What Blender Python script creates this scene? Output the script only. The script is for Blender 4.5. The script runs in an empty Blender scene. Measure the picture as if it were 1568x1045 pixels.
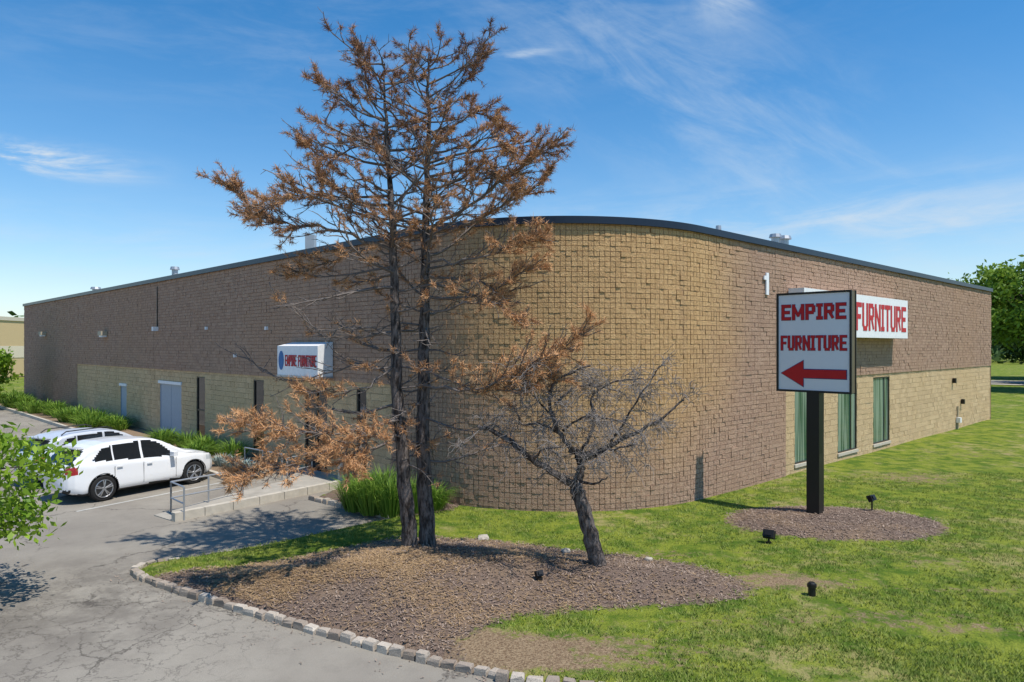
import bpy, math, random, bmesh
import numpy as np
from mathutils import Vector, Matrix
random.seed(7); rng=np.random.default_rng(11)
scn=bpy.context.scene
F_=1045.0; H_=4.2; HZ=530.0
def GP(px,py,h=0.0):
    Y=(H_-h)*F_/(py-HZ); return ((px-784)/F_*Y,Y)
def W(px,py,Y):
    return Vector(((px-784)/F_*Y,Y,H_-(py-HZ)/F_*Y))
# ---------------------------------------------------------------- node helper
class M:
    def __init__(s,name,rough=0.8,spec=0.3,metal=0.0):
        s.m=bpy.data.materials.new(name); s.m.use_nodes=True; s.t=s.m.node_tree
        s.b=s.t.nodes['Principled BSDF']; s.b.inputs['Roughness'].default_value=rough
        s.b.inputs['Specular IOR Level'].default_value=spec; s.b.inputs['Metallic'].default_value=metal
        s.co=s.t.nodes.new('ShaderNodeTexCoord').outputs['Object']
    def set(s,sock,v):
        if hasattr(v,'is_output'): s.t.links.new(v,sock)
        elif isinstance(v,(tuple,list)) and len(v)==3 and sock.type=='RGBA': sock.default_value=(*v,1)
        else: sock.default_value=v
    def math(s,op,a,b=0.0,clamp=False):
        n=s.t.nodes.new('ShaderNodeMath'); n.operation=op; n.use_clamp=clamp
        s.set(n.inputs[0],a); s.set(n.inputs[1],b); return n.outputs[0]
    def dist(s,p):
        n=s.t.nodes.new('ShaderNodeVectorMath'); n.operation='DISTANCE'; s.t.links.new(s.co,n.inputs[0]); n.inputs[1].default_value=p; return n.outputs['Value']
    def noise(s,scale,detail=4,rough=0.55,vec=None,dist=0.0):
        n=s.t.nodes.new('ShaderNodeTexNoise'); n.inputs['Scale'].default_value=scale
        n.inputs['Detail'].default_value=detail; n.inputs['Roughness'].default_value=rough
        n.inputs['Distortion'].default_value=dist
        s.t.links.new(vec or s.co,n.inputs['Vector']); return n.outputs['Fac']
    def voro(s,scale,feature='F1',vec=None,out='Distance'):
        n=s.t.nodes.new('ShaderNodeTexVoronoi'); n.feature=feature; n.inputs['Scale'].default_value=scale
        s.t.links.new(vec or s.co,n.inputs['Vector']); return n.outputs[out]
    def scalev(s,v):
        n=s.t.nodes.new('ShaderNodeMapping'); n.inputs['Scale'].default_value=v
        s.t.links.new(s.co,n.inputs['Vector']); return n.outputs[0]
    def ss(s,x,a,b,c=0.0,d=1.0):
        n=s.t.nodes.new('ShaderNodeMapRange'); n.interpolation_type='SMOOTHSTEP'
        s.set(n.inputs[0],x)
        for i,v in enumerate((a,b,c,d)): n.inputs[i+1].default_value=v
        return n.outputs[0]
    def mix(s,f,a,b,mode='MIX'):
        n=s.t.nodes.new('ShaderNodeMix'); n.data_type='RGBA'; n.blend_type=mode
        s.set(n.inputs[0],f); s.set(n.inputs[6],a); s.set(n.inputs[7],b); return n.outputs[2]
    def attr(s,name):
        n=s.t.nodes.new('ShaderNodeAttribute'); n.attribute_name=name; return n.outputs['Fac']
    def col(s,c): s.set(s.b.inputs['Base Color'],c); return s
    def bump(s,h,strength=0.5,dist=0.02):
        n=s.t.nodes.new('ShaderNodeBump'); n.inputs['Strength'].default_value=strength; n.inputs['Distance'].default_value=dist
        s.set(n.inputs['Height'],h); s.t.links.new(n.outputs[0],s.b.inputs['Normal']); return s
    def transl(s,c,w):
        tr=s.t.nodes.new('ShaderNodeBsdfTranslucent'); s.set(tr.inputs[0],c)
        mx=s.t.nodes.new('ShaderNodeMixShader'); mx.inputs[0].default_value=w
        out=s.t.nodes['Material Output']
        s.t.links.new(s.b.outputs[0],mx.inputs[1]); s.t.links.new(tr.outputs[0],mx.inputs[2]); s.t.links.new(mx.outputs[0],out.inputs[0])
        return s
def simple(name,c,rough=0.6,spec=0.3,metal=0.0,var=0.12,sc=8):
    m=M(name,rough,spec,metal); n=m.noise(sc,3)
    m.col(m.mix(n,tuple(x*(1-var) for x in c),tuple(min(1,x*(1+var)) for x in c))); return m.m
def tinted(name,c1,c2,rough=0.8,spec=0.2,tr=0.0):
    m=M(name,rough,spec); c=m.mix(m.attr('tint'),c1,c2); m.col(c)
    if tr>0: m.transl(c,tr)
    return m.m
# ---------------------------------------------------------------- object helpers
def mesh_obj(name,V,F,mats,mi=None,smooth=False,parent=None,attrs=None):
    me=bpy.data.meshes.new(name)
    me.from_pydata([tuple(v) for v in V] if not isinstance(V,np.ndarray) else V.tolist(),[],F if not isinstance(F,np.ndarray) else F.tolist())
    for m in (mats if isinstance(mats,(list,tuple)) else [mats]): me.materials.append(m)
    if mi is not None: me.polygons.foreach_set('material_index',np.array(mi,dtype=np.int32))
    if smooth: me.polygons.foreach_set('use_smooth',np.ones(len(me.polygons),dtype=bool))
    if attrs:
        for k,a in attrs.items():
            at=me.attributes.new(k,'FLOAT','POINT'); at.data.foreach_set('value',np.array(a,dtype=np.float32))
    me.update()
    o=bpy.data.objects.new(name,me); scn.collection.objects.link(o)
    if parent: o.parent=parent
    return o
def empty(name):
    o=bpy.data.objects.new(name,None); scn.collection.objects.link(o); return o
class Buf:
    def __init__(s): s.V=[];s.F=[];s.mi=[];s.T=[]
    def add(s,vs,fs,mi=0,t=0.5):
        b=len(s.V); s.V+= [tuple(v) for v in vs]; s.T+=[t]*len(vs)
        for f in fs: s.F.append([i+b for i in f]); s.mi.append(mi)
    def box(s,c,size,rot=None,mi=0,t=0.5,jit=0.0):
        sx,sy,sz=[q/2 for q in size]; vs=[]
        for x in(-sx,sx):
            for y in(-sy,sy):
                for z in(-sz,sz):
                    v=Vector((x+random.uniform(-jit,jit),y+random.uniform(-jit,jit),z+random.uniform(-jit,jit)))
                    if rot is not None: v=rot@v
                    vs.append(v+Vector(c))
        s.add(vs,[(0,1,3,2),(4,6,7,5),(0,4,5,1),(2,3,7,6),(0,2,6,4),(1,5,7,3)],mi,t)
    def tube(s,pts,rad,k=6,mi=0,t=0.5,cap=True):
        n=len(pts); pts=[Vector(p) for p in pts]; vs=[];fs=[]
        up=Vector((0.13,0.21,0.97))
        for i in range(n):
            d=(pts[min(i+1,n-1)]-pts[max(i-1,0)])
            if d.length<1e-7: d=Vector((0,0,1))
            d.normalize(); a=d.cross(up)
            if a.length<0.05: a=d.cross(Vector((1,0,0)))
            a.normalize(); b=d.cross(a)
            r=rad[i] if hasattr(rad,'__len__') else rad
            for j in range(k):
                an=2*math.pi*j/k; vs.append(pts[i]+(a*math.cos(an)+b*math.sin(an))*r)
        for i in range(n-1):
            for j in range(k):
                fs.append((i*k+j,i*k+(j+1)%k,(i+1)*k+(j+1)%k,(i+1)*k+j))
        if cap: fs.append(tuple(range(k))[::-1]); fs.append(tuple((n-1)*k+j for j in range(k)))
        s.add(vs,fs,mi,t)
    def obj(s,name,mats,parent=None,smooth=False):
        return mesh_obj(name,s.V,s.F,mats,s.mi,smooth,parent,{'tint':s.T})
def rotz(a): return Matrix.Rotation(a,3,'Z')
def smooth_poly(pts,n):
    pts=[Vector(p) for p in pts]; out=[]
    for i in range(len(pts)-1):
        p0=pts[max(i-1,0)];p1=pts[i];p2=pts[i+1];p3=pts[min(i+2,len(pts)-1)]
        for k in range(n):
            t=k/n; out.append(0.5*((2*p1)+(p2-p0)*t+(2*p0-5*p1+4*p2-p3)*t*t+(3*p1-p0-3*p2+p3)*t**3))
    out.append(pts[-1]); return out
def sdist(X,Y,poly):
    P=np.array([tuple(q) for q in poly],float); n=len(P); D=np.full(X.shape,1e9); ins=np.zeros(X.shape,bool)
    for i in range(n):
        a=P[i];b=P[(i+1)%n];e=b-a;L=max((e**2).sum(),1e-12)
        t=np.clip(((X-a[0])*e[0]+(Y-a[1])*e[1])/L,0,1)
        D=np.minimum(D,np.hypot(X-a[0]-t*e[0],Y-a[1]-t*e[1]))
        c=((a[1]>Y)!=(b[1]>Y)); dy=(b[1]-a[1]) or 1e-9
        ins^= c&(X<(b[0]-a[0])*(Y-a[1])/dy+a[0])
    return np.where(ins,D,-D)
# ---------------------------------------------------------------- materials
m=M('ground_mat',0.95,0.1)
n1=m.noise(0.35,4,0.6); n2=m.noise(1.8,4,0.7); n3=m.noise(30,3,0.7); n4=m.noise(90,2,0.7)
g=m.mix(m.ss(n2,0.36,0.62),(0.085,0.150,0.016),(0.25,0.285,0.038))
g=m.mix(m.math('MULTIPLY',m.ss(n3,0.42,0.68),0.6),g,(0.055,0.095,0.014))
g=m.mix(m.ss(m.math('ADD',m.math('MULTIPLY',n1,0.45),m.math('MULTIPLY',m.noise(1.6,6,0.8),0.6)),0.535,0.65,0,0.9),g,(0.34,0.29,0.12))
dirtc=m.mix(m.ss(n3,0.3,0.7),(0.16,0.10,0.06),(0.42,0.31,0.19)); dirtc=m.mix(m.ss(n4,0.45,0.7,0,0.6),dirtc,(0.12,0.08,0.05))
df=m.ss(m.math('ADD',m.attr('dirt'),m.math('MULTIPLY',m.math('SUBTRACT',m.noise(5,5,0.8),0.5),3.6)),0.35,1.1)
g=m.mix(df,g,dirtc)
mu=m.mix(m.ss(n4,0.35,0.65),(0.075,0.052,0.040),(0.29,0.21,0.165))
mu=m.mix(m.ss(m.noise(0.9,4,0.6),0.45,0.65,0,0.6),mu,m.mix(n3,(0.18,0.115,0.07),(0.38,0.27,0.17)))
mf=m.ss(m.math('ADD',m.attr('mulch'),m.math('MULTIPLY',m.math('SUBTRACT',m.noise(4,4,0.7),0.5),0.9)),-0.05,0.12)
m.col(m.mix(mf,g,mu)); m.bump(n3,0.9,0.05); MG=m.m
m=M('asphalt_mat',0.93,0.15)
w=m.t.nodes.new('ShaderNodeVectorMath'); w.operation='ADD'
nn=m.t.nodes.new('ShaderNodeTexNoise'); nn.inputs['Scale'].default_value=1.3; nn.inputs['Detail'].default_value=5; nn.inputs['Roughness'].default_value=0.7
m.t.links.new(m.co,nn.inputs['Vector']); m.t.links.new(m.co,w.inputs[0]); m.t.links.new(nn.outputs['Color'],w.inputs[1])
cr=m.voro(0.33,'DISTANCE_TO_EDGE',w.outputs[0]); cr2=m.voro(2.0,'DISTANCE_TO_EDGE',w.outputs[0])
a=m.mix(m.ss(m.noise(0.28,4,0.62),0.35,0.65),(0.27,0.24,0.20),(0.38,0.345,0.285))
a=m.mix(m.ss(m.noise(2.5,5,0.8),0.45,0.75,0,0.4),a,(0.18,0.16,0.135))
a=m.mix(m.ss(m.noise(110,2,0.8),0.35,0.7,0,0.8),a,(0.165,0.148,0.125))
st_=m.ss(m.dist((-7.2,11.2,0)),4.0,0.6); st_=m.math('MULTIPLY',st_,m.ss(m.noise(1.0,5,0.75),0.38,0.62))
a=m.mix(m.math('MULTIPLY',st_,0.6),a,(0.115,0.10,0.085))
a=m.mix(m.math('MULTIPLY',m.ss(cr,0.011,0.001,0,0.75),m.ss(m.noise(0.7,2),0.36,0.56)),a,(0.08,0.07,0.06))
a=m.mix(m.math('MULTIPLY',m.ss(cr2,0.035,0.003),m.ss(m.dist((-6.5,10.2,0)),4.2,1.8,0,0.6)),a,(0.08,0.07,0.06))
m.col(a); m.bump(m.noise(120,2,0.8),0.5,0.01); MASPH=m.m
def wallmat(name,c1,c2,c3,bsc=45,spk=0.55,ypair=None):
    m=M(name,0.95,0.1); t=m.attr('tint')
    c=m.mix(t,c1,c2); c=m.mix(m.ss(m.noise(0.22,4,0.6),0.42,0.65,0,0.7),c,c3)
    if ypair:
        yf=m.ss(m.math('ADD',m.dist((2.6,17.4,5.6)),m.math('MULTIPLY',m.noise(0.6,3),1.5)),6.6,3.2)
        c=m.mix(yf,c,m.mix(t,*ypair))
    nf_=m.noise(bsc*0.5,3,0.8)
    c=m.mix(m.ss(nf_,0.46,0.70,0,spk),c,tuple(x*0.42 for x in c1))
    c=m.mix(m.ss(nf_,0.46,0.28,0,0.5),c,tuple(min(1,x*1.25) for x in c2))
    st=m.noise(1.0,4,0.6,vec=m.scalev((2.5,2.5,0.12)))
    c=m.mix(m.ss(st,0.55,0.75,0,0.3),c,tuple(x*0.55 for x in c1))
    m.col(c); m.bump(nf_,1.0,0.04); return m.m
MBR=wallmat('split_face_brown_block',(0.41,0.265,0.19),(0.50,0.335,0.24),(0.46,0.295,0.20),45,0.5,((0.57,0.355,0.165),(0.67,0.43,0.205)))
MYL=wallmat('buff_aggregate_block',(0.60,0.43,0.25),(0.74,0.545,0.32),(0.68,0.485,0.27),55,0.55)
MMOR=simple('mortar',(0.25,0.155,0.10),0.95,0.1)
MCOP=simple('coping_metal',(0.02,0.028,0.045),0.35,0.5,0.4)
MCOPT=simple('coping_top_blue',(0.10,0.17,0.27),0.4,0.5,0.3)
MROOF=simple('roof_membrane',(0.35,0.35,0.34),0.9)
MGLD=simple('dark_glass',(0.012,0.014,0.017),0.06,0.8)
m=M('green_glass',0.08,0.7); m.col(m.mix(m.ss(m.noise(1.0,2,vec=m.scalev((7,7,0.25))),0.38,0.6),(0.03,0.085,0.06),(0.22,0.29,0.23))); MGLG=m.m
MFR=simple('dark_bronze_frame',(0.03,0.025,0.02),0.4,0.5)
MWH=simple('white_paint',(0.80,0.80,0.80),0.5)
MDOOR=simple('door_blue_grey',(0.33,0.38,0.44),0.5)
MRED=simple('sign_red',(0.50,0.012,0.016),0.45)
MBLU=simple('sign_navy',(0.03,0.04,0.16),0.45)
MBLUL=simple('logo_blue',(0.02,0.13,0.35),0.45)
MBLK=simple('black_paint',(0.012,0.011,0.010),0.45,0.4)
MOLV=simple('cabinet_bronze',(0.12,0.10,0.06),0.5,0.4)
MPAN=simple('sign_panel',(0.70,0.71,0.76),0.35,0.4,var=0.03)
MCON=simple('concrete',(0.50,0.45,0.37),0.9,0.1,var=0.25,sc=6)
MGALV=simple('galvanised_steel',(0.42,0.43,0.44),0.45,0.5,0.6)
MLAMP=simple('lamp_housing',(0.42,0.36,0.26),0.5)
# ---------------------------------------------------------------- building path
A=Vector((-37.3,52.2)); C=Vector((1.26,14.86)); B=Vector((26.8,38.2))
u1=(A-C).normalized(); u2=(B-C).normalized(); th=math.acos(u1.dot(u2)); R=5.4
t_=R/math.tan(th/2); T1=C+u1*t_; T2=C+u2*t_; bis=(u1+u2).normalized(); CC=C+bis*(R/math.sin(th/2))
L1=(A-T1).length; a1=math.atan2(T1.y-CC.y,T1.x-CC.x); a2=math.atan2(T2.y-CC.y,T2.x-CC.x)
LA=R*(a2-a1); L2=(B-T2).length; S1=L1; S2=L1+LA; ST=S2+L2
d1=-u1; d2=u2; nL=Vector((d1.y,-d1.x)); nR=Vector((d2.y,-d2.x))
def path(s,o=0.0):
    if s<=S1: return A+d1*s+nL*o
    if s>=S2: return T2+d2*(s-S2)+nR*o
    an=a1+(s-S1)/R; n=Vector((math.cos(an),math.sin(an))); return CC+n*(R+o)
def s_px(px,left):
    k=(px-784)/F_
    O,d=(A,d1) if left else (T2,d2)
    t=(k*O.y-O.x)/(d.x-k*d.y)
    return t if left else S2+t
ZL=3.08
sYL0,sYL1=s_px(118,True),s_px(600,True); sYR0=s_px(1203,False)
opens=[]
def zpx(px,py,left):
    s=s_px(px,left); p=path(s); return H_-(py-HZ)/F_*p.y
for px0,px1,z0,z1,k in ((184,193,0.15,2.1,'sdoor'),(244,277,0.05,2.45,'door'),(300,313,0.35,2.9,'win'),(387,403,0.35,2.95,'win'),(466,500,0.02,2.75,'entry'),(545,560,0.35,2.9,'win')):
    opens.append((s_px(px0,True),s_px(px1,True),z0,z1,k))
for px0,px1 in ((1218,1249),(1284,1313),(1338,1363)): opens.append((s_px(px0,False),s_px(px1,False),0.35,2.97,'gwin'))
bld=empty('brick_warehouse_building')
blk=Buf()
def block(s0,s1,z0,z1,ob,of,mi,t,jz=0.003):
    vs=[]
    j=lambda a:random.uniform(-a,a)
    for o in (ob,of):
        for s in (s0,s1):
            p=path(s+(j(0.004) if o==of else 0),o+ (j(0.006) if o==of else 0))
            for z in (z0,z1): vs.append((p.x,p.y,z+ (j(jz) if o==of else 0)))
    blk.add(vs,[(4,6,7,5),(0,2,6,4),(1,5,7,3),(0,4,5,1),(2,3,7,6)],mi,t)
def blocked(s0,s1,z0,z1):
    for o in opens:
        if s1>o[0] and s0<o[1] and z1>o[2] and z0<o[3]: return o
    return None
def rowof(sa,sb,z0,z1,wd,gap,prob,jz):
    n=max(1,round((sb-sa)/wd)); w=(sb-sa)/n
    i=0
    while i<n:
        k=2 if random.random()<prob and i+1<n else 1
        block(sa+i*w+gap/2,sa+(i+k)*w-gap/2,z0,z1,-0.05,0.010+random.uniform(-0.006,0.008)+(0.014 if random.random()<0.03 else 0),0,min(1,random.random()+(0.3 if random.random()<.05 else 0)),jz); i+=k
RHc=0.128; r=0
while r*RHc-0.1<7.24:
    z0=r*RHc-0.1; z1=min(z0+RHc-0.012+random.uniform(-.002,.002),7.26); r+=1
    if z1-z0<0.03: continue
    low=z0+0.07<ZL+0.04
    rowof(S1-1.2,S2+1.0 if (S2+1.0<sYR0 or not low) else min(S2,sYR0),z0,z1,0.14,0.012,0.05,0.003)
    if low:
        rowof(0,sYL0,z0,z1,0.2,0.007,0.35,0.004); rowof(sYL1,S1-1.2,z0,z1,0.16,0.010,0.2,0.004)
        if sYR0>S2+1.0: rowof(S2+1.0,sYR0,z0,z1,0.16,0.008,0.3,0.004)
    else:
        rowof(0,S1-1.2,z0,z1,0.2,0.007,0.35,0.004); rowof(S2+1.0,ST,z0,z1,0.18,0.007,0.3,0.004)
RH=0.2
for r in range(-1,16):
    z0=r*RH+0.004; z1=min((r+1)*RH-0.004,ZL+0.05)
    for (sa,sb) in ((sYL0,sYL1),(sYR0,ST)):
        s=sa-(0.2 if r%2 else 0)
        while s<sb-0.01:
            e0=max(s,sa); e1=min(s+0.4,sb); s+=0.4
            if e1-e0<0.03: continue
            segs=[(e0,e1,z0,z1)]
            o=blocked(e0,e1,z0,z1)
            if o:
                segs=[]
                if e0<o[0]: segs.append((e0,min(e1,o[0]),z0,z1))
                if e1>o[1]: segs.append((max(e0,o[1]),e1,z0,z1))
                i0=max(e0,o[0]); i1=min(e1,o[1])
                if z0<o[2]: segs.append((i0,i1,z0,min(z1,o[2])))
                if z1>o[3]: segs.append((i0,i1,max(z0,o[3]),z1))
            for (q0,q1,y0,y1) in segs:
                if q1-q0<0.01 or y1-y0<0.01: continue
                block(q0+0.003,q1-0.003,y0,y1,-0.12,-0.03+random.uniform(0,0.008),1,random.random())
blk.obj('masonry_walls',[MBR,MYL],bld)
ss=[0]+[S1+ (S2-S1)*i/40 for i in range(41)]+[ST]
fr=[path(s,-0.11) for s in ss]; Dp=A+(B-C)
bb=Buf()
for i in range(len(fr)-1):
    a,b=fr[i],fr[i+1]; bb.add([(a.x,a.y,-0.3),(b.x,b.y,-0.3),(b.x,b.y,7.25),(a.x,a.y,7.25)],[(0,1,2,3)],0)
def back(sl_,z0,z1,mi):
    for i in range(len(sl_)-1):
        a,b=path(sl_[i],-0.008),path(sl_[i+1],-0.008); bb.add([(a.x,a.y,z0),(b.x,b.y,z0),(b.x,b.y,z1),(a.x,a.y,z1)],[(0,1,2,3)],mi)
arcs=[S1+(S2-S1)*i/40 for i in range(41)]
back([0,S1],3.2,7.25,0); back([0,sYL0],-0.2,3.2,0); back([sYL1,S1],-0.2,3.2,0); back(arcs,3.2,7.25,0); back([a for a in arcs if a<sYR0]+([sYR0] if sYR0<S2 else []),-0.2,3.2,0); back([S2,ST],3.2,7.25,0)
if sYR0>S2: back([S2,sYR0],-0.2,3.2,0)
B2=Buf()
for a,b in ((path(ST,0.0),Dp),(Dp,path(0,0.0))):
    B2.add([(a.x,a.y,-0.3),(b.x,b.y,-0.3),(b.x,b.y,7.25),(a.x,a.y,7.25)],[(0,1,2,3)],0)
B2.obj('rear_walls',[MBR],bld); bb.obj('wall_backing',[MMOR],bld)
rp=[path(s,-0.3) for s in ss]+[Dp]
mesh_obj('roof_deck',[(p.x,p.y,7.15) for p in rp],[list(range(len(rp)))],MROOF,parent=bld)
cp=Buf()
fullp=[(path(s,0.10),path(s,-0.35)) for s in ss]
for i in range(len(fullp)-1):
    (a,a_),(b,b_)=fullp[i],fullp[i+1]
    vs=[(a.x,a.y,7.22),(b.x,b.y,7.22),(b.x,b.y,7.40),(a.x,a.y,7.40),(a_.x,a_.y,7.44),(b_.x,b_.y,7.44),(a_.x,a_.y,7.22),(b_.x,b_.y,7.22)]
    cp.add(vs,[(0,1,2,3),(0,6,7,1),(4,5,7,6)],0); cp.add(vs,[(3,2,5,4)],1 if i==0 else 0)
cp.obj('roof_coping',[MCOP,MCOPT],bld)
def wbox(buf,s0,s1,z0,z1,o0,o1,mi=0,t=0.5):
    vs=[]
    for o in (o0,o1):
        for s in (s0,s1):
            p=path(s,o)
            for z in (z0,z1): vs.append((p.x,p.y,z))
    buf.add(vs,[(4,6,7,5),(0,1,3,2),(0,2,6,4),(1,5,7,3),(0,4,5,1),(2,3,7,6)],mi,t)
for i,(s0,s1,z0,z1,k) in enumerate(opens):
    b=Buf(); f=0.05
    for q in ((s0,s0+f,z0,z1),(s1-f,s1,z0,z1),(s0+f,s1-f,z1-f,z1),(s0+f,s1-f,z0,z0+f)): wbox(b,*q,-0.10,-0.045,0)
    if k in('door','sdoor'):
        wbox(b,s0+f,s1-f,z0+f,z1-f,-0.10,-0.07,1)
        wbox(b,s0-0.08,s1+0.08,z1+0.0,z1+0.13,-0.03,0.03,2)
        if k=='door': wbox(b,(s0+s1)/2-0.015,(s0+s1)/2+0.015,z0+f,z1-f,-0.075,-0.06,0)
        b.obj('metal_door',[MDOOR,MDOOR,MWH],bld)
    else:
        wbox(b,s0+f,s1-f,z0+f,z1-f,-0.10,-0.085,1)
        if k=='entry':
            mid=(s0+s1)/2; wbox(b,mid-0.04,mid+0.04,z0+f,z1-f,-0.09,-0.05,0); wbox(b,s0+f,s1-f,2.1,2.18,-0.09,-0.052,0)
        if k=='win': wbox(b,s0+f,s1-f,z0+1.1,z0+1.16,-0.09,-0.05,0)
        if k=='gwin':
            wbox(b,s0-0.05,s1+0.05,z0-0.1,z0,-0.05,0.02,2)
            mid=s0+(s1-s0)*0.72; wbox(b,mid-0.02,mid+0.02,z0+f,z1-f,-0.09,-0.055,0)
        b.obj('window_unit',[MFR,MGLG if k=='gwin' else MGLD,MCON],bld)
# block letters built from strokes
GL={'E':(.8,[(0,0,0,1),(0,0,.8,0),(0,.5,.66,.5),(0,1,.8,1)]),'M':(1.1,[(0,0,0,1),(0,1,.55,.2),(.55,.2,1.1,1),(1.1,1,1.1,0)]),
'P':(.78,[(0,0,0,1),(0,1,.6,1),(.6,1,.78,.86),(.78,.86,.78,.60),(.78,.60,.6,.45),(.6,.45,0,.45)]),'I':(.36,[(.18,0,.18,1),(0,0,.36,0),(0,1,.36,1)]),
'R':(.82,[(0,0,0,1),(0,1,.6,1),(.6,1,.78,.86),(.78,.86,.78,.62),(.78,.62,.6,.48),(.6,.48,0,.48),(.42,.48,.82,0)]),'F':(.76,[(0,0,0,1),(0,1,.76,1),(0,.5,.6,.5)]),
'U':(.82,[(0,1,0,.2),(0,.2,.2,0),(.2,0,.62,0),(.62,0,.82,.2),(.82,.2,.82,1)]),'N':(.9,[(0,0,0,1),(0,1,.9,0),(.9,0,.9,1)]),'T':(.8,[(.4,0,.4,1),(0,1,.8,1)]),' ':(.45,[])}
def letters(word,mats,cx,cy,cz,xd,width,height,parent,thick=0.24,outl=0.0,gap=0.42):
    x=Vector((xd.x,xd.y,0)).normalized(); n=x.cross(Vector((0,0,1))); tot=sum(GL[c][0] for c in word)+gap*(len(word)-1)
    T_=thick*height; sx=(width-T_)/tot; sy=height-T_
    passes=([(mats[1],T_/2+outl,0.0)] if outl>0 else [])+[(mats[0],T_/2,0.004)]
    for mt_,hw,off in passes:
        bf=Buf(); px=-(width-T_)/2; q=0
        for c in word:
            wd_,st=GL[c]
            for (x0,y0,x1,y1) in st:
                p0=Vector((px+x0*sx,-sy/2+y0*sy)); p1=Vector((px+x1*sx,-sy/2+y1*sy)); d=(p1-p0).normalized(); e=Vector((-d.y,d.x)); q+=1
                diag=abs(d.x)>0.1 and abs(d.y)>0.1; ext=hw*(0.35 if diag else 1.0); hh=hw*(0.8 if diag else 1)
                z=off+(q%9)*0.0003; vs=[]
                for zz in (z-0.003,z):
                    for a_,b_ in ((-1,-1),(1,-1),(1,1),(-1,1)):
                        v=(p0 if a_<0 else p1)+d*ext*a_+e*hh*b_; vs.append(Vector((cx,cy,cz))+x*v.x+Vector((0,0,v.y))+n*zz)
                bf.add(vs,[(4,5,6,7),(0,1,5,4),(1,2,6,5),(2,3,7,6),(3,0,4,7)])
            px+=(wd_+gap)*sx
        bf.obj('lettering',[mt_],parent)
sN=s_px(1172,False)
nb=Buf(); wbox(nb,sN-0.07,sN+0.09,5.75,6.42,0.03,0.07,0); wbox(nb,sN-0.2,sN-0.07,6.2,6.32,0.03,0.07,0); nb.obj('number_one',[MWH],bld)
ws=Buf(); s1w=s_px(1367,False); s0w=s1w-9.3
wbox(ws,s0w,s1w,4.5,6.02,0.05,0.55,0); ws.obj('wall_sign_cabinet',[MWH],bld)
p=path((s0w+s1w)/2,0.556); letters('EMPIRE FURNITURE',[MRED],p.x,p.y,5.25,d2,8.9,1.0,bld,0.165,0,0.48)
sa1=s_px(511,True); sa0=sa1-2.6
aw=Buf(); vs=[]
for s in(sa0,sa1):
    for (o,z) in ((0.03,3.2),(0.56,3.2),(0.56,4.2),(0.03,4.32)): q=path(s,o); vs.append((q.x,q.y,z))
aw.add(vs,[(0,3,2,1),(4,5,6,7),(0,1,5,4),(1,2,6,5),(2,3,7,6)],0)
wbox(aw,sa0-0.02,sa1+0.02,3.18,3.24,0.03,0.575,1)
aw.obj('entrance_awning_sign',[MWH,MGALV],bld)
p=path(sa0+(sa1-sa0)*0.59,0.567); letters('EMPIRE FURNITURE',[MRED,MBLU],p.x,p.y,3.72,d1,(sa1-sa0)*0.77,0.36,bld,0.125,0.004,0.55)
lg=Buf(); q=path(sa0+0.27,0.568); vs=[]
for i in range(20):
    a=2*math.pi*i/20; vs.append((q.x+d1.x*0.18*math.cos(a),q.y+d1.y*0.18*math.cos(a),3.72+0.32*math.sin(a)))
lg.add(vs,[tuple(range(20))]); lg.obj('logo_disc',[MBLUL],bld)
wl=Buf()
for px in (70,163):
    s=s_px(px,True); z=zpx(px,511,True); wbox(wl,s-0.3,s+0.3,z-0.1,z+0.12,0.03,0.35,0); wbox(wl,s-0.25,s+0.25,z-0.2,z-0.1,0.05,0.3,1)
s=s_px(242,True); z=zpx(242,504,True); wbox(wl,s-0.1,s+0.1,z-0.1,z+0.1,0.0,0.25,1); wbox(wl,s-0.03,s+0.03,z,7.0,0.02,0.05,2)
for px,py in ((410,503),(318,503),(362,545)):
    s=s_px(px,True); z=zpx(px,py,True); wbox(wl,s-0.05,s+0.05,z-0.06,z+0.06,0.0,0.1,1)
for px,py in ((1459,583),(1472,615)):
    s=s_px(px,False); z=zpx(px,py,False); wbox(wl,s-0.08,s+0.08,z-0.12,z+0.12,0.0,0.14,2)
s=s_px(1465,False); wbox(wl,s-0.03,s+0.03,0,1.2,0.0,0.07,0); wbox(wl,s-0.12,s+0.12,0.4,0.65,0.0,0.18,1)
wl.obj('wall_fixtures',[MLAMP,MWH,MBLK],bld)
vt=Buf()
def vent(px,py,Y,r):
    p=W(px,py,Y); vt.tube([(p.x,p.y,7.1),(p.x,p.y,p.z-0.12)],r,10); vt.tube([(p.x,p.y,p.z-0.14),(p.x,p.y,p.z)],[r*1.6,r*1.35],10)
vent(268,409,33,0.14); vent(147,440,44,0.2); vent(1187,359,28,0.16); vent(1200,362,29,0.2); vent(1100,346,22,0.06)
vt.box(W(476,376,27),(0.35,0.35,0.8)); vt.obj('roof_vents',[MGALV],bld)
st=Buf(); q=GP(950,783); st.tube([(q[0],q[1]+0.0,0),(q[0],q[1],0.4)],0.05,8); st.tube([(q[0],q[1],0.36),(q[0],q[1],0.46)],0.07,8)
st.obj('standpipe',[MGALV])
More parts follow.
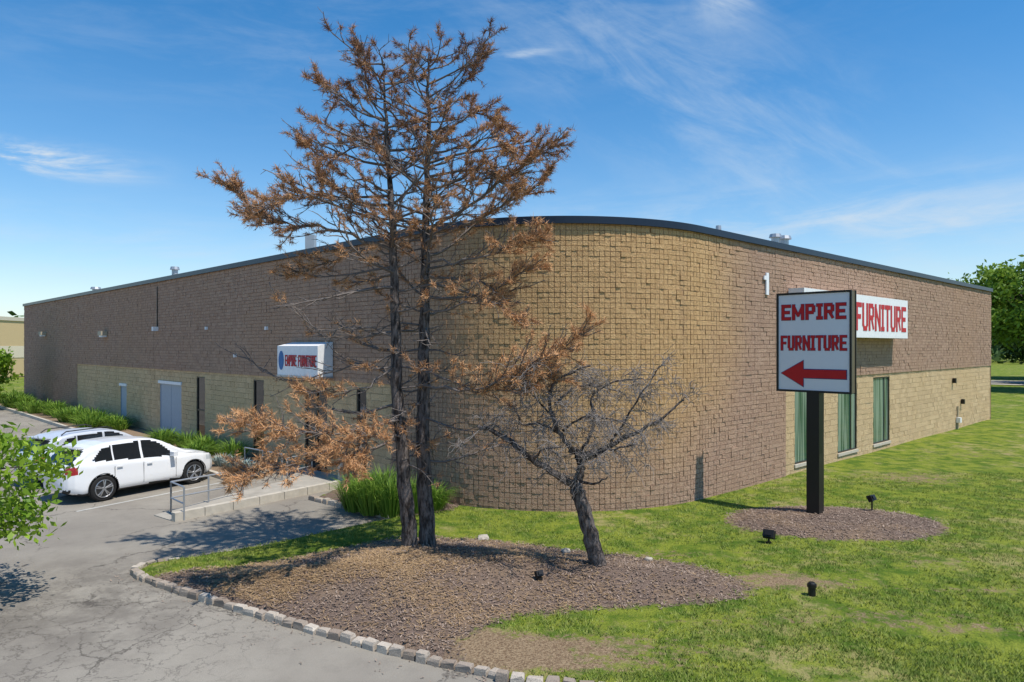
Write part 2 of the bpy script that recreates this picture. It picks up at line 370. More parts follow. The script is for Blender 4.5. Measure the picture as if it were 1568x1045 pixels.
# ---------------------------------------------------------------- ground
front=[(205,879),(222,889),(260,903),(300,916),(400,946),(500,974),(600,1001),(700,1025),(760,1037),(830,1050)]
frontW=[GP(*p,0.0) for p in front]
upper=[(205,879),(225,868),(270,861),(330,851),(400,839),(500,818),(600,797)]
upperW=[GP(*p) for p in upper]
bedk=[(600,797),(585,792),(540,781),(480,766)]
bedkW=[GP(*p) for p in bedk]
lawn=frontW+[(6,7.3),(20,5.0),(60,2.0),(450,0),(450,450),(-60,450),(-60,72),(-40,60)]+[tuple(path(12,-7)),tuple(path(s_px(540,True),-1.0)),GP(531,744)]+bedkW[::-1]+upperW[::-1][1:-1]
mul=[(215,879),(300,868),(360,866),(420,858),(520,838),(600,822),(665,820),(740,822),(860,836),(960,846),(1060,860),(1125,880),(1155,897),(1140,915),(1050,921),(900,930),(790,940),(725,962),(695,985),(715,1018),(660,1010),(600,999),(500,972),(400,944),(300,914),(240,896)]
mulW=[GP(*p,0.12) for p in mul]
bed2=[GP(600,796),GP(545,783),GP(482,766),GP(531,744),tuple(path(s_px(560,True),-0.5)),tuple(path(S1+1.3,-0.5)),GP(690,787),GP(640,795)]
sgc=Vector((7.45,15.85))
def height(X,Y):
    X=np.asarray(X,float);Y=np.asarray(Y,float)
    sl=sdist(X,Y,lawn); sm=sdist(X,Y,mulW)
    h=np.clip(sl/0.10,-1,1)*0.09+0.0
    def sst(x): x=np.clip(x,0,1); return x*x*(3-2*x)
    h=h+0.30*sst(sm/2.0)*(sl>0)
    e=np.hypot((X-sgc.x)/2.5,(Y-sgc.y)/1.7); h=h+0.10*sst((1.15-e)/0.6)
    h=h+np.where(sl>0,0.03*np.sin(X*0.5+1)*np.sin(Y*0.4)*sst(sl/3),0)
    return h
def hz(x,y): return float(height(np.array([x]),np.array([y]))[0])
def G(px,py):
    h=0.1
    for _ in range(5):
        x,y=GP(px,py,h); h=hz(x,y)
    return Vector((x,y,h))
def axis(lo,hi,st,far0,far1):
    a=list(np.arange(lo,hi+1e-6,st)); s=st; v=hi
    while v<far1: s*=1.09; v+=s; a.append(v)
    s=st; v=lo; l=[]
    while v>far0: s*=1.09; v-=s; l.append(v)
    return np.array(l[::-1]+a)
ax=axis(-12,24,0.13,-700,700); ay=axis(5,26,0.13,-300,900)
GX,GY=np.meshgrid(ax,ay); X=GX.ravel();Y=GY.ravel(); Z=height(X,Y)
nx,ny=len(ax),len(ay); idx=np.arange(nx*ny).reshape(ny,nx)
Fq=np.stack([idx[:-1,:-1],idx[:-1,1:],idx[1:,1:],idx[1:,:-1]],-1).reshape(-1,4)
sm=sdist(X,Y,mulW); sb=sdist(X,Y,bed2); e=(1-np.hypot((X-sgc.x)/2.45,(Y-sgc.y)/1.65))*1.8
mulch=np.clip(np.maximum(np.maximum(sm,sb),e),-2,2)
DIRT=((1230,903,1.3,0.4,0.85),(1400,737,1.6,1.2,0.8),(715,985,0.9,0.5,1.0),(760,1015,1.2,0.4,1.1),(1170,890,.8,.4,.8),(950,1005,2.0,0.3,0.65),(1370,955,1.5,0.3,0.6),(1490,700,2,1.2,0.5),(1000,855,1.4,0.3,.7),(1480,975,1.2,0.2,0.8),(1500,915,1.2,0.25,.6),(1290,700,1.5,1,.4),(880,990,1.0,.25,.7),(1100,960,1.6,.25,.55),(1430,870,1.5,.4,.45),(900,1030,1.5,.2,.8))
dirt=np.zeros_like(X)
for px,py,sx,sy,w in DIRT:
    q=GP(px,py); dirt+=w*np.exp(-((X-q[0])/sx)**2-((Y-q[1])/sy)**2)
mesh_obj('ground',np.stack([X,Y,Z],-1),Fq,MG,smooth=True,attrs={'mulch':mulch,'dirt':dirt})
asp=[(-140,-30),(40,-30),(40,3.6),(20,5.1),(8,6.8),(2.5,9),(0,14.5),(-2,17.5),tuple(path(s_px(560,True),-0.3)),tuple(path(0.2,-0.3)),tuple(path(0,-0.3)+Vector((-14,13))),(-140,80)]
mesh_obj('asphalt_parking_lot',[(x,y,0.0) for x,y in asp],[list(range(len(asp)))],MASPH)
strip=Buf(); MSTR=simple('bed_soil',(0.24,0.17,0.11),0.95,0.1,var=0.4,sc=14)
s0,s1=1.0,s_px(455,True)
wbox(strip,s0,s1,-0.1,0.11,-0.05,2.35,0); strip.obj('planting_bed',[MSTR])
kb=Buf(); n=int((s1-s0)/1.8)
for i in range(n):
    a=s0+(s1-s0)*i/n; wbox(kb,a,a+(s1-s0)/n-0.012,-0.05,0.15,2.35,2.5,0)
wbox(kb,s1,s1+0.15,-0.05,0.15,-0.05,2.5,0)
kb.obj('concrete_kerb',[MCON])
wk=[GP(236,790),GP(265,799),GP(400,772),GP(533,744),tuple(path(s_px(535,True),-0.02)),tuple(path(s_px(462,True),-0.02)),GP(440,742),GP(360,762)]
V=[];Fc=[]
for x,y in wk: V.append((x,y,0.14 if len(V) not in(0,1) else 0.02))
for x,y in wk: V.append((x,y,-0.1))
N=len(wk); Fc.append(list(range(N)))
for i in range(N): Fc.append([i,i+N,(i+1)%N+N,(i+1)%N])
MCON2=simple('walk_concrete',(0.36,0.33,0.28),0.9,0.1,var=0.3,sc=3)
mesh_obj('concrete_walkway',V,Fc,MCON2)
kw=Buf(); a=Vector(GP(265,799)); b=Vector(GP(533,744)); dd=(b-a); nseg=7
for i in range(nseg):
    q=a+dd*(i+0.5)/nseg; kw.box((q.x,q.y,0.06),(dd.length/nseg-0.015,0.17,0.30),rotz(math.atan2(dd.y,dd.x)))
kw.obj('walkway_kerb',[MCON])
rl=Buf()
def rail(p0,p1,n=2,h=0.9):
    p0=Vector((*p0,0.0));p1=Vector((*p1,0.0))
    for i in range(n):
        q=p0.lerp(p1,i/(n-1)); rl.tube([q,q+Vector((0,0,h))],0.022,8)
    for z in(h,h*0.5): rl.tube([p0+Vector((0,0,z)),p1+Vector((0,0,z))],0.022,8)
rail(GP(262,787),GP(372,764),3,0.8); rail(GP(282,797),GP(262,787),2,0.8); rail(GP(440,742),GP(478,733),2,0.8); rail(GP(375,722),GP(432,735),3,0.8)
rl.obj('pipe_handrail',[MGALV])
bo=Buf(); q=GP(523,744); bo.tube([(q[0],q[1],0),(q[0],q[1],0.75),(q[0],q[1],0.8)],[0.11,0.11,0.06],12); bo.obj('concrete_bollard',[MCON])
m=M('granite_block',0.9,0.2); t=m.attr('tint'); c=m.mix(t,(0.28,0.22,0.17),(0.58,0.51,0.42)); c=m.mix(m.ss(m.noise(60,3,0.7),0.4,0.7,0,0.5),c,(0.16,0.14,0.12)); m.col(c); m.bump(m.noise(35,3,0.7),0.6,0.02); MGRAN=m.m
ks=Buf()
def stones(line,ln=0.23,wd=0.15,top=0.13,skip=0.0):
    L=smooth_poly([Vector((x,y,0)) for x,y in line],8); seg=[(L[i+1]-L[i]).length for i in range(len(L)-1)]; tot=sum(seg); s=0
    while s<tot:
        l=ln*random.uniform(0.8,1.15); mid=s+l/2; acc=0
        for i,g in enumerate(seg):
            if acc+g>=mid or i==len(seg)-1: break
            acc+=g
        d=(L[i+1]-L[i]).normalized(); p=L[i]+d*(mid-acc); s+=l
        if random.random()<skip: continue
        hh=top+0.16+random.uniform(-0.025,0.02); w=wd*random.uniform(.85,1.1); ll=l-0.03
        R3=rotz(math.atan2(d.y,d.x)+random.uniform(-.1,.1)); vs=[]
        for (fx,fz) in ((1,0),(1,0.86),(0.84,1)):
            for sx,sy in((-1,-1),(1,-1),(1,1),(-1,1)):
                v=Vector((sx*ll/2*fx+random.uniform(-.012,.012),sy*w/2*fx+random.uniform(-.012,.012),-0.16+hh*fz+random.uniform(-.006,.006))); vs.append(R3@v+Vector((p.x,p.y,0)))
        fs=[(8,9,10,11)]
        for k in(0,4):
            for j in range(4): fs.append((k+j,k+(j+1)%4,k+4+(j+1)%4,k+4+j))
        ks.add(vs,fs,0,random.random())
stones(frontW+[(6,7.3),(20,5.0)],0.22,0.13,0.11)
stones(upperW[:3],0.2,0.13,0.10); stones(upperW[2:],0.25,0.12,0.03,0.5); stones(bedkW,0.3,0.16,0.12)
ks.obj('belgian_block_kerb',[MGRAN])
# ---------------------------------------------------------------- scatter
def scatter_tris(name,pts,nb,hmin,hmax,wid,mat,lean=0.5,flat=False):
    n=len(pts)*nb; P=np.repeat(pts,nb,0); P=P+np.concatenate([rng.normal(0,0.025,(n,2)),np.zeros((n,1))],1)
    an=rng.uniform(0,2*np.pi,n); h=rng.uniform(hmin,hmax,n); an2=rng.uniform(0,2*np.pi,n)
    wv=np.stack([np.cos(an),np.sin(an),np.zeros(n)],1)*(wid/2)
    if flat: tip=np.stack([-np.sin(an)*h,np.cos(an)*h,rng.uniform(0.0,0.02,n)],1); P[:,2]+=rng.uniform(0.004,0.02,n)
    else: tip=np.stack([np.cos(an2)*h*lean,np.sin(an2)*h*lean,h],1)
    if flat:
        V=np.stack([P-wv,P+wv,P+wv+tip,P-wv+tip],1).reshape(-1,3); Fx=np.arange(4*n).reshape(n,4); k=4
    else:
        V=np.stack([P-wv,P+wv,P+tip],1).reshape(-1,3); Fx=np.arange(3*n).reshape(n,3); k=3
    t=np.repeat(np.repeat(rng.uniform(0,1,len(pts)),nb)*0.7+rng.uniform(0,0.3,n),k)
    return mesh_obj(name,V,Fx,mat,attrs={'tint':t})
MGB=tinted('grass_blade',(0.10,0.17,0.018),(0.36,0.38,0.10),0.7,0.2)
N=64000; Yr=8+ (rng.uniform(0,1,N)**1.25)*14; Xr=rng.uniform(-0.7,0.78,N)*Yr*1.02
sl=sdist(Xr,Yr,lawn); smm=sdist(Xr,Yr,mulW); ee=np.hypot((Xr-sgc.x)/2.5,(Yr-sgc.y)/1.7); sbb=sdist(Xr,Yr,bed2)
bp=[tuple(path(s,0.05)) for s in ss]+[tuple(Dp)]; sbld=sdist(Xr,Yr,bp)
dd_=np.zeros(N)
for px,py,sx,sy,w in DIRT:
    q=GP(px,py); dd_+=w*np.exp(-((Xr-q[0])/sx)**2-((Yr-q[1])/sy)**2)
pat=np.sin(Xr*1.7+np.sin(Yr*1.3)*2)+np.sin(Yr*2.3+np.cos(Xr*0.9)*2)+0.6*np.sin(Xr*5+np.sin(Yr*4)*2)*np.sin(Yr*6)
ok=(sl>0.08)&(smm<rng.normal(0,0.12,N))&(ee>1)&(sbb<0)&(sbld<-0.02)&(dd_<rng.uniform(0.1,0.8,N))&(pat>rng.uniform(-2.0,0.4,N))
gp=np.stack([Xr[ok],Yr[ok],height(Xr[ok],Yr[ok])-0.005],1)
scatter_tris('lawn_grass',gp,4,0.03,0.07,0.014,MGB,0.7)
MCH=tinted('mulch_chip',(0.07,0.048,0.037),(0.42,0.32,0.25),0.9,0.1)
N=60000; Xr=rng.uniform(-7,10.5,N); Yr=rng.uniform(8,18,N)
mm=np.maximum(sdist(Xr,Yr,mulW),(1-np.hypot((Xr-sgc.x)/2.45,(Yr-sgc.y)/1.65))*1.8); mm=np.maximum(mm,sdist(Xr,Yr,bed2))
ok=(mm>rng.normal(0,0.06,N))&(sdist(Xr,Yr,lawn)>0.12)
gp=np.stack([Xr[ok],Yr[ok],height(Xr[ok],Yr[ok])],1)
scatter_tris('mulch_chips',gp,1,0.02,0.07,0.018,MCH,flat=True)
MLIT=tinted('needle_litter_mat',(0.24,0.15,0.08),(0.52,0.36,0.20),0.9,0.1)
N=26000; Xr=np.concatenate([rng.normal(-3.6,1.1,N//2),rng.normal(-1.2,2.0,N//2)]); Yr=np.concatenate([rng.normal(12.0,0.8,N//2),rng.normal(12.2,1.6,N//2)])
ok=(sdist(Xr,Yr,mulW)>0.05)&(sdist(Xr,Yr,lawn)>0.15)&((np.sin(Xr*2.2+Yr)+np.sin(Yr*3.1-Xr))>rng.uniform(-1.6,0.8,N))
gp=np.stack([Xr[ok],Yr[ok],height(Xr[ok],Yr[ok])+0.004],1)
scatter_tris('fallen_needles',gp,1,0.06,0.12,0.009,MLIT,flat=True)
N=5000; Xr=rng.uniform(-9,0.5,N); Yr=rng.uniform(8,18,N); sl=sdist(Xr,Yr,lawn); ok=(sl<-0.05)&(-sl<rng.exponential(0.22,N)+0.05)
gp=np.stack([Xr[ok],Yr[ok],np.zeros(ok.sum())],1); scatter_tris('kerb_litter',gp,2,0.012,0.05,0.014,MCH,flat=True)
# ---------------------------------------------------------------- pylon sign
ps=empty('pylon_sign')
pl=Vector((6.59,17.0)); pr=Vector((7.84,15.75)); dx=(pr-pl).normalized(); nf=Vector((dx.y,-dx.x)); wS=(pr-pl).length
zb,zt=3.08,5.50; ctr=(pl+pr)/2
def sbox(buf,a0,a1,z0,z1,o0,o1,mi=0):
    vs=[]
    for o in(o0,o1):
        for a in(a0,a1):
            p=pl+dx*a-nf*o
            for z in(z0,z1): vs.append((p.x,p.y,z))
    buf.add(vs,[(4,6,7,5),(0,1,3,2),(0,2,6,4),(1,5,7,3),(0,4,5,1),(2,3,7,6)],mi)
b=Buf(); sbox(b,0.02,wS-0.02,zb+0.02,zt-0.02,0.022,0.268,0); b.obj('cabinet',[MOLV],ps)
b=Buf(); sbox(b,0.05,wS-0.05,zb+0.05,zt-0.05,0.005,0.018,0); sbox(b,0.05,wS-0.05,zb+0.05,zt-0.05,0.272,0.285,0); b.obj('face_panel',[MPAN],ps)
b=Buf()
for o0,o1 in((-0.02,0.02),(0.27,0.31)):
    sbox(b,0,0.045,zb,zt,o0,o1);sbox(b,wS-0.045,wS,zb,zt,o0,o1);sbox(b,0.045,wS-0.045,zt-0.045,zt,o0,o1);sbox(b,0.045,wS-0.045,zb,zb+0.045,o0,o1)
b.obj('frame',[MBLK],ps)
gb=hz(7.3,16.45)
cpole=ctr-nf*0.145; b=Buf(); b.box((cpole.x,cpole.y,(zb+gb)/2),(0.30,0.30,zb-gb+0.1),rotz(math.atan2(dx.y,dx.x))); b.obj('pole',[MBLK],ps)
letters('EMPIRE',[MRED,MBLU],ctr.x,ctr.y,5.02,dx,wS*0.86,0.38,ps,0.19,0.008,0.52)
letters('FURNITURE',[MRED,MBLU],ctr.x,ctr.y,4.27,dx,wS*0.88,0.36,ps,0.155,0.007,0.58)
def arrow(mat_,g,off):
    pts=[(0.12-g,3.53),(0.66+g*0.6,3.84+g*1.4),(0.66+g*0.6,3.63+g),(wS-0.12+g,3.63+g),(wS-0.12+g,3.43-g),(0.66+g*0.6,3.43-g),(0.66+g*0.6,3.22-g*1.4)]
    vs=[]
    for a,z in pts:
        p=pl+dx*a+nf*off; vs.append((p.x,p.y,z))
    ab=Buf(); ab.add(vs,[(0,5,6),(0,1,2),(0,2,5),(2,3,4,5)]); ab.obj('arrow',[mat_],ps)
arrow(MBLU,0.018,0.003); arrow(MRED,0.0,0.007)
def flood(px,py,yaw,h=0.25,sz=0.2):
    g=G(px,py); b=Buf(); b.tube([g,g+Vector((0,0,h))],0.02,8); b.tube([g+Vector((0,0,-0.02)),g+Vector((0,0,0.03))],0.06,8)
    Rm=rotz(yaw)@Matrix.Rotation(-0.5,3,'X'); c=g+Vector((0,0,h+sz*0.35)); b.box(c,(sz,sz*0.45,sz*0.7),Rm); b.box(c+Rm@Vector((0,sz*0.26,0)),(sz*1.1,0.02,sz*0.8),Rm); b.box(c+Rm@Vector((0,-sz*0.28,0)),(sz*.6,0.03,sz*0.4),Rm)
    b.obj('flood_light',[MBLK])
flood(1335,783,0.6); flood(1177,832,-0.6,0.12,0.22); flood(826,890,0.5,0.06,0.13)
b=Buf(); g=G(1243,912); b.tube([g,g+Vector((0,0,0.2)),g+Vector((0,0,0.22))],[0.06,0.06,0.045],12); b.tube([g+Vector((0,0,.14)),g+Vector((0,0,.19))],0.075,12); b.obj('bollard_stub',[MBLK])
MRK=simple('rock',(0.45,0.40,0.33),0.9,0.1,var=0.3,sc=20)
def rock(px,py,r,mat,sq=0.6):
    g=G(px,py); me=bpy.data.meshes.new('rock')
    bm=bmesh.new(); bmesh.ops.create_icosphere(bm,subdivisions=2,radius=r)
    sd=random.random()*10
    for v in bm.verts:
        k=1+0.25*math.sin(v.co.x/r*3+sd)*math.cos(v.co.y/r*4+sd)+random.uniform(-.07,.07); v.co*=k; v.co.z*=sq
    bm.to_mesh(me); bm.free(); me.materials.append(mat); o=bpy.data.objects.new('rock',me); scn.collection.objects.link(o); o.location=g+Vector((0,0,r*0.2))
for a in((740,826,0.13,MRK),(867,846,0.10,MRK),(993,858,0.08,MRK)): rock(*a)
# ---------------------------------------------------------------- pines
q_=M('pine_bark',0.95,0.1); c=q_.mix(q_.ss(q_.noise(1,4,0.7,vec=q_.scalev((14,14,4))),0.35,0.65),(0.035,0.028,0.025),(0.19,0.16,0.145)); q_.col(c); q_.bump(q_.noise(1,3,0.7,vec=q_.scalev((25,25,7))),1.0,0.04); MBARK=q_.m
MBG=simple('grey_twig_bark',(0.17,0.145,0.13),0.9,0.1,var=0.35,sc=12)
MBG2=simple('sunlit_twig_bark',(0.25,0.22,0.20),0.9,0.1,var=0.35,sc=12)  # lighter grey for the bare tree, sunlit look put into the base colour
MND=tinted('dead_needles',(0.14,0.068,0.048),(0.62,0.345,0.165),0.8,0.15)
def needles(N,p,d,n,ln,wid,t):
    p=np.array(p);d=np.array(d)
    if p[2]>10.95: return
    D=rng.normal(0,1,(n,3)); D/=np.linalg.norm(D,axis=1)[:,None]; D=D*0.8+d*0.7
    D/=np.linalg.norm(D,axis=1)[:,None]
    L=rng.uniform(0.6,1.1,n)*ln
    wv=np.cross(D,rng.normal(0,1,(n,3))); wv/=np.linalg.norm(wv,axis=1)[:,None]
    base=p+rng.normal(0,0.012,(n,3))-d*rng.uniform(0,0.14,(n,1))
    N['V'].append(np.stack([base-wv*wid/2,base+wv*wid/2,base+D*L[:,None]],1).reshape(-1,3))
    N['T'].append(np.repeat(np.clip(t+rng.uniform(-0.2,0.2,n),0,1),3))
def flush(N,name,mat,parent):
    V=np.concatenate(N['V']); T=np.concatenate(N['T']); Fx=np.arange(len(V)).reshape(-1,3); return mesh_obj(name,V,Fx,mat,attrs={'tint':T},parent=parent)
def grow(start,d,length,curl,wob,n=6):
    pts=[start.copy()]; d=d.normalized(); st=length/n
    for i in range(n):
        d=(d+Vector((random.gauss(0,wob),random.gauss(0,wob),random.gauss(0,wob)+curl))).normalized()
        if pts[-1].z>10.5: d.z=min(d.z,0.12)
        pts.append(pts[-1]+d*st)
    return pts
def interp(x0,y0,x): return float(np.interp(x,x0,y0))
def pine(trunk_px,Y0,r0,seed,manual,side):
    random.seed(seed); par=empty('dying_pine_tree'); tb=Buf(); N={'V':[],'T':[]}
    tr=smooth_poly([W(px,py,Y0+dy) for px,py,dy in trunk_px],6); n=len(tr)
    ztop=tr[-1].z; z0=tr[0].z
    rad=[r0*(1.25 if i==0 else 1)*max(0.06,max(0.0,1-(tr[i].z-z0)/(ztop-z0))**0.8) for i in range(n)]
    tb.tube([p+Vector((random.gauss(0,.012),random.gauss(0,.012),0)) for p in tr],rad,10,0)
    def at(z):
        for i in range(n-1):
            if tr[i+1].z>=z:
                t=(z-tr[i].z)/(tr[i+1].z-tr[i].z+1e-6); return tr[i].lerp(tr[i+1],t),rad[i]
        return tr[-1],rad[-1]
    def sub(pts,L,rb,foli,tone):
        k=max(4,int(L*5.0)); m_=len(pts)-1
        for j in range(k):
            f=0.2+0.8*(j+random.random()*0.6)/k; f=min(f,0.99); i=int(f*m_); p=pts[i].lerp(pts[min(i+1,m_)],f*m_-i)
            ax_=(pts[min(i+1,m_)]-pts[i]).normalized(); sd=ax_.cross(Vector((0,0,1)))*(1 if j%2 else -1)
            dd=(ax_*0.7+sd*random.uniform(0.3,0.9)+Vector((0,0,random.uniform(-0.35,0.5))))
            l2=L*random.uniform(0.13,0.27)*(1.25-f*0.7)+0.14
            p2=grow(p,dd,l2,0.05,0.16,4); tb.tube(p2,[rb*0.33*(1-0.7*q/4)+0.003 for q in range(5)],3,1,cap=False)
            cl_=foli*random.choice((0.1,0.5,1.05,1.25,1.3)); tn=tone+random.uniform(-.15,.15)
            kk=max(2,int(l2*8))
            for q in range(kk):
                ff=(q+0.7)/kk; ii=min(int(ff*4),3); p3=p2[ii].lerp(p2[ii+1],min(ff*4-ii,1)); a3=(p2[ii+1]-p2[ii]).normalized()
                d3=(a3+Vector((random.gauss(0,.6),random.gauss(0,.6),random.gauss(0.15,.4)))).normalized(); l3=random.uniform(0.05,0.17)
                p4=p3+d3*l3; tb.tube([p3,p4],[0.006,0.003],3,1,cap=False)
                if random.random()<cl_*(0.5+0.6*f): needles(N,p4,d3,random.randint(18,28),0.12,0.0115,tn)
            if random.random()<cl_: needles(N,p2[-1],(p2[-1]-p2[-2]).normalized(),32,0.14,0.012,tn)
        if random.random()<foli+0.1: needles(N,pts[-1],(pts[-1]-pts[-2]).normalized(),44,0.15,0.012,tone)
    zs=[1.2,2.2,3.2,4.4,5.4,6.2,7.2,8.2,9.2,10.2,11.1]; rs=[1.2,1.9,2.0,2.1,2.4,2.5,2.6,2.3,1.8,1.15,0.4]
    z=2.0; an=random.random()*6
    while z<ztop-0.1:
        nb_=2 if z<6.0 else 3
        for k in range(nb_):
            an+=2.4+random.uniform(-.4,.4)
            p,r=at(z+random.uniform(-.1,.1)); L=interp(zs,rs,z)*random.uniform(0.4,1.0)
            if math.cos(an)*side<0.2: L*=0.8
            el=interp([2,5,7,9,10.8],[-0.25,-0.05,0.10,0.22,0.35],z)+random.uniform(-.18,.18)
            dd=Vector((math.cos(an),math.sin(an)*0.9,el))
            pts=grow(p,dd,L,interp([2,6,11],[0.02,0.055,0.04],z),0.10,8); rb=0.010+0.011*L
            tb.tube(pts,[rb*(1-0.8*q/8) for q in range(9)],4,1,cap=False)
            fo=interp([1.5,3.0,4.0,5.2,5.9,7.0,9.5,11],[0.45,0.5,0.35,0.45,0.82,0.85,0.80,0.75],z)
            fo=0.0 if random.random()<(0.40 if z<5.3 else 0.12) else fo
            sub(pts,L,rb,fo,interp([2,6,8,11],[0.8,0.66,0.46,0.2],z)+random.uniform(-.2,.15))
        z+=0.27 if z>5 else 0.36
    for mp in manual:
        pts=smooth_poly([W(px,py,Y0+dy) for px,py,dy in mp[0]],4); L=sum((pts[i+1]-pts[i]).length for i in range(len(pts)-1)); rb=mp[1]*0.8
        pts=[p+Vector((random.gauss(0,.03),random.gauss(0,.03),random.gauss(0,.03))) if 0<i<len(pts)-1 else p for i,p in enumerate(pts)]
        nn_=len(pts); tb.tube(pts,[rb*(1-0.8*q/(nn_-1)) for q in range(nn_)],6,1,cap=False); sub(pts,L,rb,mp[2],mp[3])
        half=pts[len(pts)//3:]
        if mp[2]>0.4: sub(half,L*0.8,rb*.8,mp[2],mp[3]); sub(half,L*0.9,rb*.8,mp[2],mp[3]); sub(pts[len(pts)//2:],L*0.8,rb*.8,mp[2],mp[3]+.1)
    tb.obj('trunk_and_branches',[MBARK,MBG],par,smooth=True); flush(N,'needles',MND,par); return par
g1=G(627,838)
pine([(629,842,0),(621,760,0),(617,700,0),(607,560,0),(604,400,0),(594,250,0),(589,150,0),(588,84,0)],g1.y,0.155,3,
 [([(605,385,0),(540,360,-.1),(470,345,-.2),(405,335,-.2),(352,285,-.3)],0.045,0.9,0.65),
  ([(604,330,0),(560,315,-.4),(500,300,-.9),(440,300,-1.2),(392,330,-1.3)],0.035,0.85,0.6),
  ([(603,395,0),(560,380,.2),(500,400,.5),(440,425,.6)],0.03,0.55,0.7),
  ([(604,300,0),(560,280,-.3),(520,290,-.6),(490,270,-.8)],0.03,0.75,0.6),
  ([(612,640,0),(560,655,-.8),(500,665,-1.4),(430,655,-1.7),(362,650,-2)],0.035,0.85,0.95),
  ([(615,665,0),(560,690,-.9),(490,700,-1.5),(420,720,-1.9),(368,735,-2.1)],0.035,0.95,1.0),
  ([(615,670,0),(580,670,-.5),(545,690,-1.2),(530,720,-1.6)],0.03,1.0,1.0),
  ([(615,640,0),(585,650,-.5),(560,670,-1.2),(500,690,-1.7)],0.03,1.0,1.0),
  ([(608,560,0),(560,590,-.5),(510,600,-.8),(462,600,-1)],0.03,0.6,0.85),
  ([(606,520,0),(560,500,-.3),(490,505,-.6),(420,455,-.9)],0.03,0.12,0.8),
  ([(606,575,0),(540,560,.3),(450,585,.5),(370,545,.6)],0.03,0.05,0.8),
  ([(600,240,0),(550,225,-.3),(500,240,-.5),(460,220,-.6)],0.03,0.9,0.55),
  ([(596,190,0),(560,170,-.2),(520,150,-.4),(486,120,-.5)],0.028,0.9,0.55),
  ([(592,130,0),(575,112,.1),(562,95,.2),(552,78,.2)],0.02,0.8,0.3),
 ],-1)
pine([(655,836,.15),(651,760,.15),(647,650,.15),(650,520,.15),(651,400,.15),(653,300,.15),(656,180,.15),(655,62,.15)],g1.y+0.05,0.165,5,
 [([(651,350,0),(700,330,-.2),(750,290,-.4),(800,255,-.5),(848,222,-.6)],0.045,0.9,0.45),
  ([(651,370,0),(710,345,.2),(770,320,.4),(835,270,.5)],0.04,0.85,0.5),
  ([(650,400,0),(710,400,-.6),(770,380,-1),(830,365,-1.2)],0.035,0.85,0.8),
  ([(650,430,0),(710,425,-.3),(760,440,-.8),(815,410,-1)],0.035,0.8,0.85),
  ([(648,590,0),(700,600,-.6),(760,585,-1.1),(820,555,-1.3),(893,512,-1.5)],0.04,0.95,0.95),
  ([(648,570,0),(710,590,-.5),(780,600,-1),(850,575,-1.2)],0.03,0.9,0.95),
  ([(649,480,0),(700,470,-.6),(750,460,-1),(800,490,-1.2)],0.03,0.65,0.85),
  ([(655,200,0),(700,190,-.3),(730,170,-.5),(770,195,-.7)],0.03,0.9,0.45),
  ([(655,160,0),(690,140,.1),(720,115,.2),(745,84,.2)],0.028,0.85,0.3),
  ([(655,260,0),(700,240,-.4),(750,210,-.8),(775,230,-.9)],0.03,0.9,0.75),
  ([(655,300,0),(700,300,-.4),(740,270,-.8),(790,290,-.9)],0.03,0.9,0.65),
 ],1)
